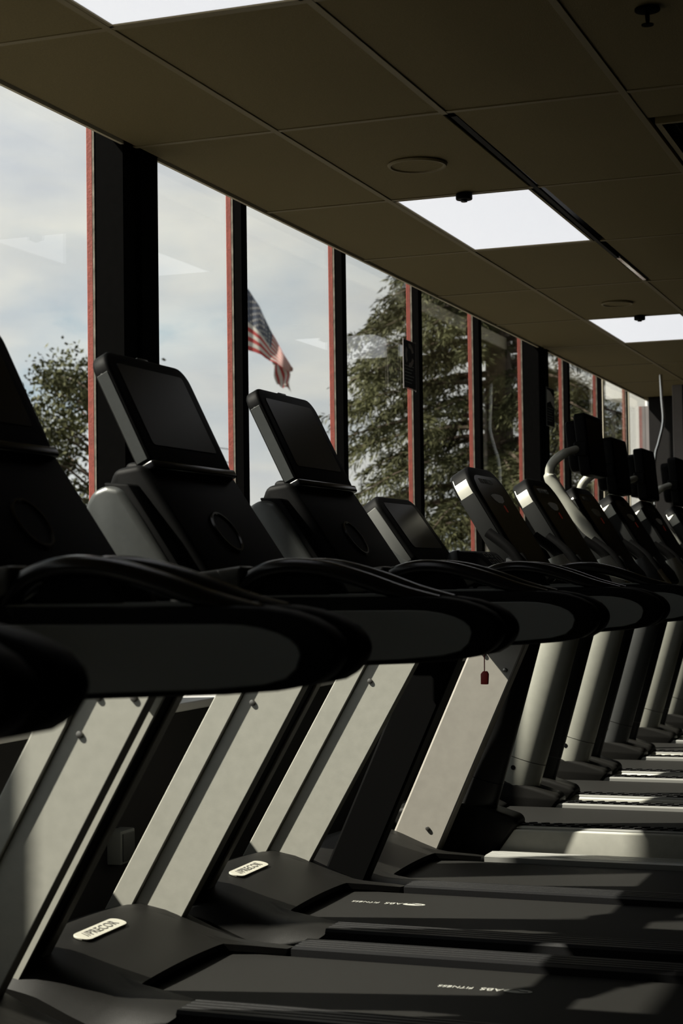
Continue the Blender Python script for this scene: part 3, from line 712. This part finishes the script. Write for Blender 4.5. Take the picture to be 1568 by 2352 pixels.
for k, (dz_, lab) in enumerate(((0, 'upper thin power line in the leftmost window'), (-.33, 'lower thin power line in the leftmost window'))):
    pts = []
    for i in range(13):
        u = i/12; pts.append((-34+17*u, 38.6, 8.2+dz_-5.2*u+1.3*u*u))
    o = finish('power_line', tube(pts, .011, 6), M_WIRE); tag(o, lab, 'power line', 'power lines')

# the flag: cloth grid of thirteen stripes with its star field, drooping from a pole
def flag(Y=35.0):
    # image-like local frame: a along +x (about), z up; metres at this distance
    k = Y/ (F_PX*math.cos(YAW))*1.0
    t = empty('flag', (-15.57, Y, 0)); tag(t, 'drooping striped flag with a star field, outside behind the slim bar', 'flag')
    sc_ = .0099
    def W(u, v, off): return Vector(((u-548)*sc_*.95, (u-548)*sc_*.25+off, 7.33-(v-700)*.00977))
    top = [(548, 640), (572, 668), (586, 690), (597, 706), (610, 735), (624, 770), (640, 798), (655, 822), (668, 843), (673, 851)]
    bot = [(548, 800), (573, 808), (586, 812), (600, 818), (608, 826), (618, 832), (634, 838), (648, 848), (660, 858), (667, 857)]
    NS = 45
    def ev(c, s):
        f = s*(len(c)-1); i = min(int(f), len(c)-2); g = f-i
        return c[i][0]+(c[i+1][0]-c[i][0])*g, c[i][1]+(c[i+1][1]-c[i][1])*g
    def pt(s, q):
        a = ev(top, s); b = ev(bot, s)
        off = .07*math.sin(s*13+q*1.5)*s+.03*math.sin(s*24-q*3)*s
        return W(a[0]+(b[0]-a[0])*q, a[1]+(b[1]-a[1])*q+2.2*math.sin(s*22)*q*(1-q), off)
    groups = {'r': bmesh.new(), 'w': bmesh.new(), 'b': bmesh.new()}
    for row in range(13):
        for c in range(NS):
            s0, s1 = c/NS, (c+1)/NS; q0, q1 = row/13, (row+1)/13
            key = 'b' if (row < 7 and s1 <= .56) else ('r' if row % 2 == 0 else 'w')
            bm = groups[key]; bm.faces.new([bm.verts.new(p) for p in (pt(s0, q0), pt(s1, q0), pt(s1, q1), pt(s0, q1))])
    # hanging tail: stripes turned downwards
    T0 = [(615, 828), (621, 829), (627, 830), (633, 832), (639, 834), (646, 839), (652, 846), (657, 853)]
    T1 = [(631, 886), (633, 884), (638, 890), (647, 896), (651, 893), (657, 893), (660, 899), (662, 904)]
    for i in range(7):
        key = 'w' if i % 2 == 0 else 'r'
        for c in range(10):
            f0, f1 = c/10, (c+1)/10
            def tp(j, f):
                a, b = T0[j], T1[j]; return W(a[0]+(b[0]-a[0])*f+2*math.sin(f*5), a[1]+(b[1]-a[1])*f, .12+.06*math.sin(f*7+j))
            bm = groups[key]; bm.faces.new([bm.verts.new(p) for p in (tp(i, f0), tp(i+1, f0), tp(i+1, f1), tp(i, f1))])
    for nm, key, m in (('red_stripes', 'r', M_FLAGR), ('white_stripes', 'w', M_FLAGW), ('star_field', 'b', M_FLAGB)):
        bmesh.ops.remove_doubles(groups[key], verts=groups[key].verts, dist=.0005)
        ret = bmesh.ops.solidify(groups[key], geom=groups[key].faces[:], thickness=.004)
        o = finish(nm, groups[key], m, t)
        if key == 'b': fieldo = o
    st = bmesh.new()
    for r_ in range(9):
        for c in range(6 if r_ % 2 == 0 else 5):
            s = (.04+(c+(.5 if r_ % 2 else 0))*.095); q = (.045+r_*.057)
            if s > .53: continue
            p = pt(s, q); a = (pt(s+.01, q)-p).normalized(); b = (pt(s, q+.01)-p).normalized(); n = a.cross(b).normalized(); n = n if n.y < 0 else -n
            vs = []
            for i in range(10):
                R = .035 if i % 2 == 0 else .015; an = math.pi/2+i*math.pi/5; vs.append(st.verts.new(p+n*.008+a*R*math.cos(an)-b*R*math.sin(an)))
            st.faces.new(vs)
    finish('stars', st, M_FLAGW, fieldo)
    finish('pole', tube([(0, 0, -.3), (0, 0, 8.6)], .045, 10), M_GASKET, t, True)
flag()
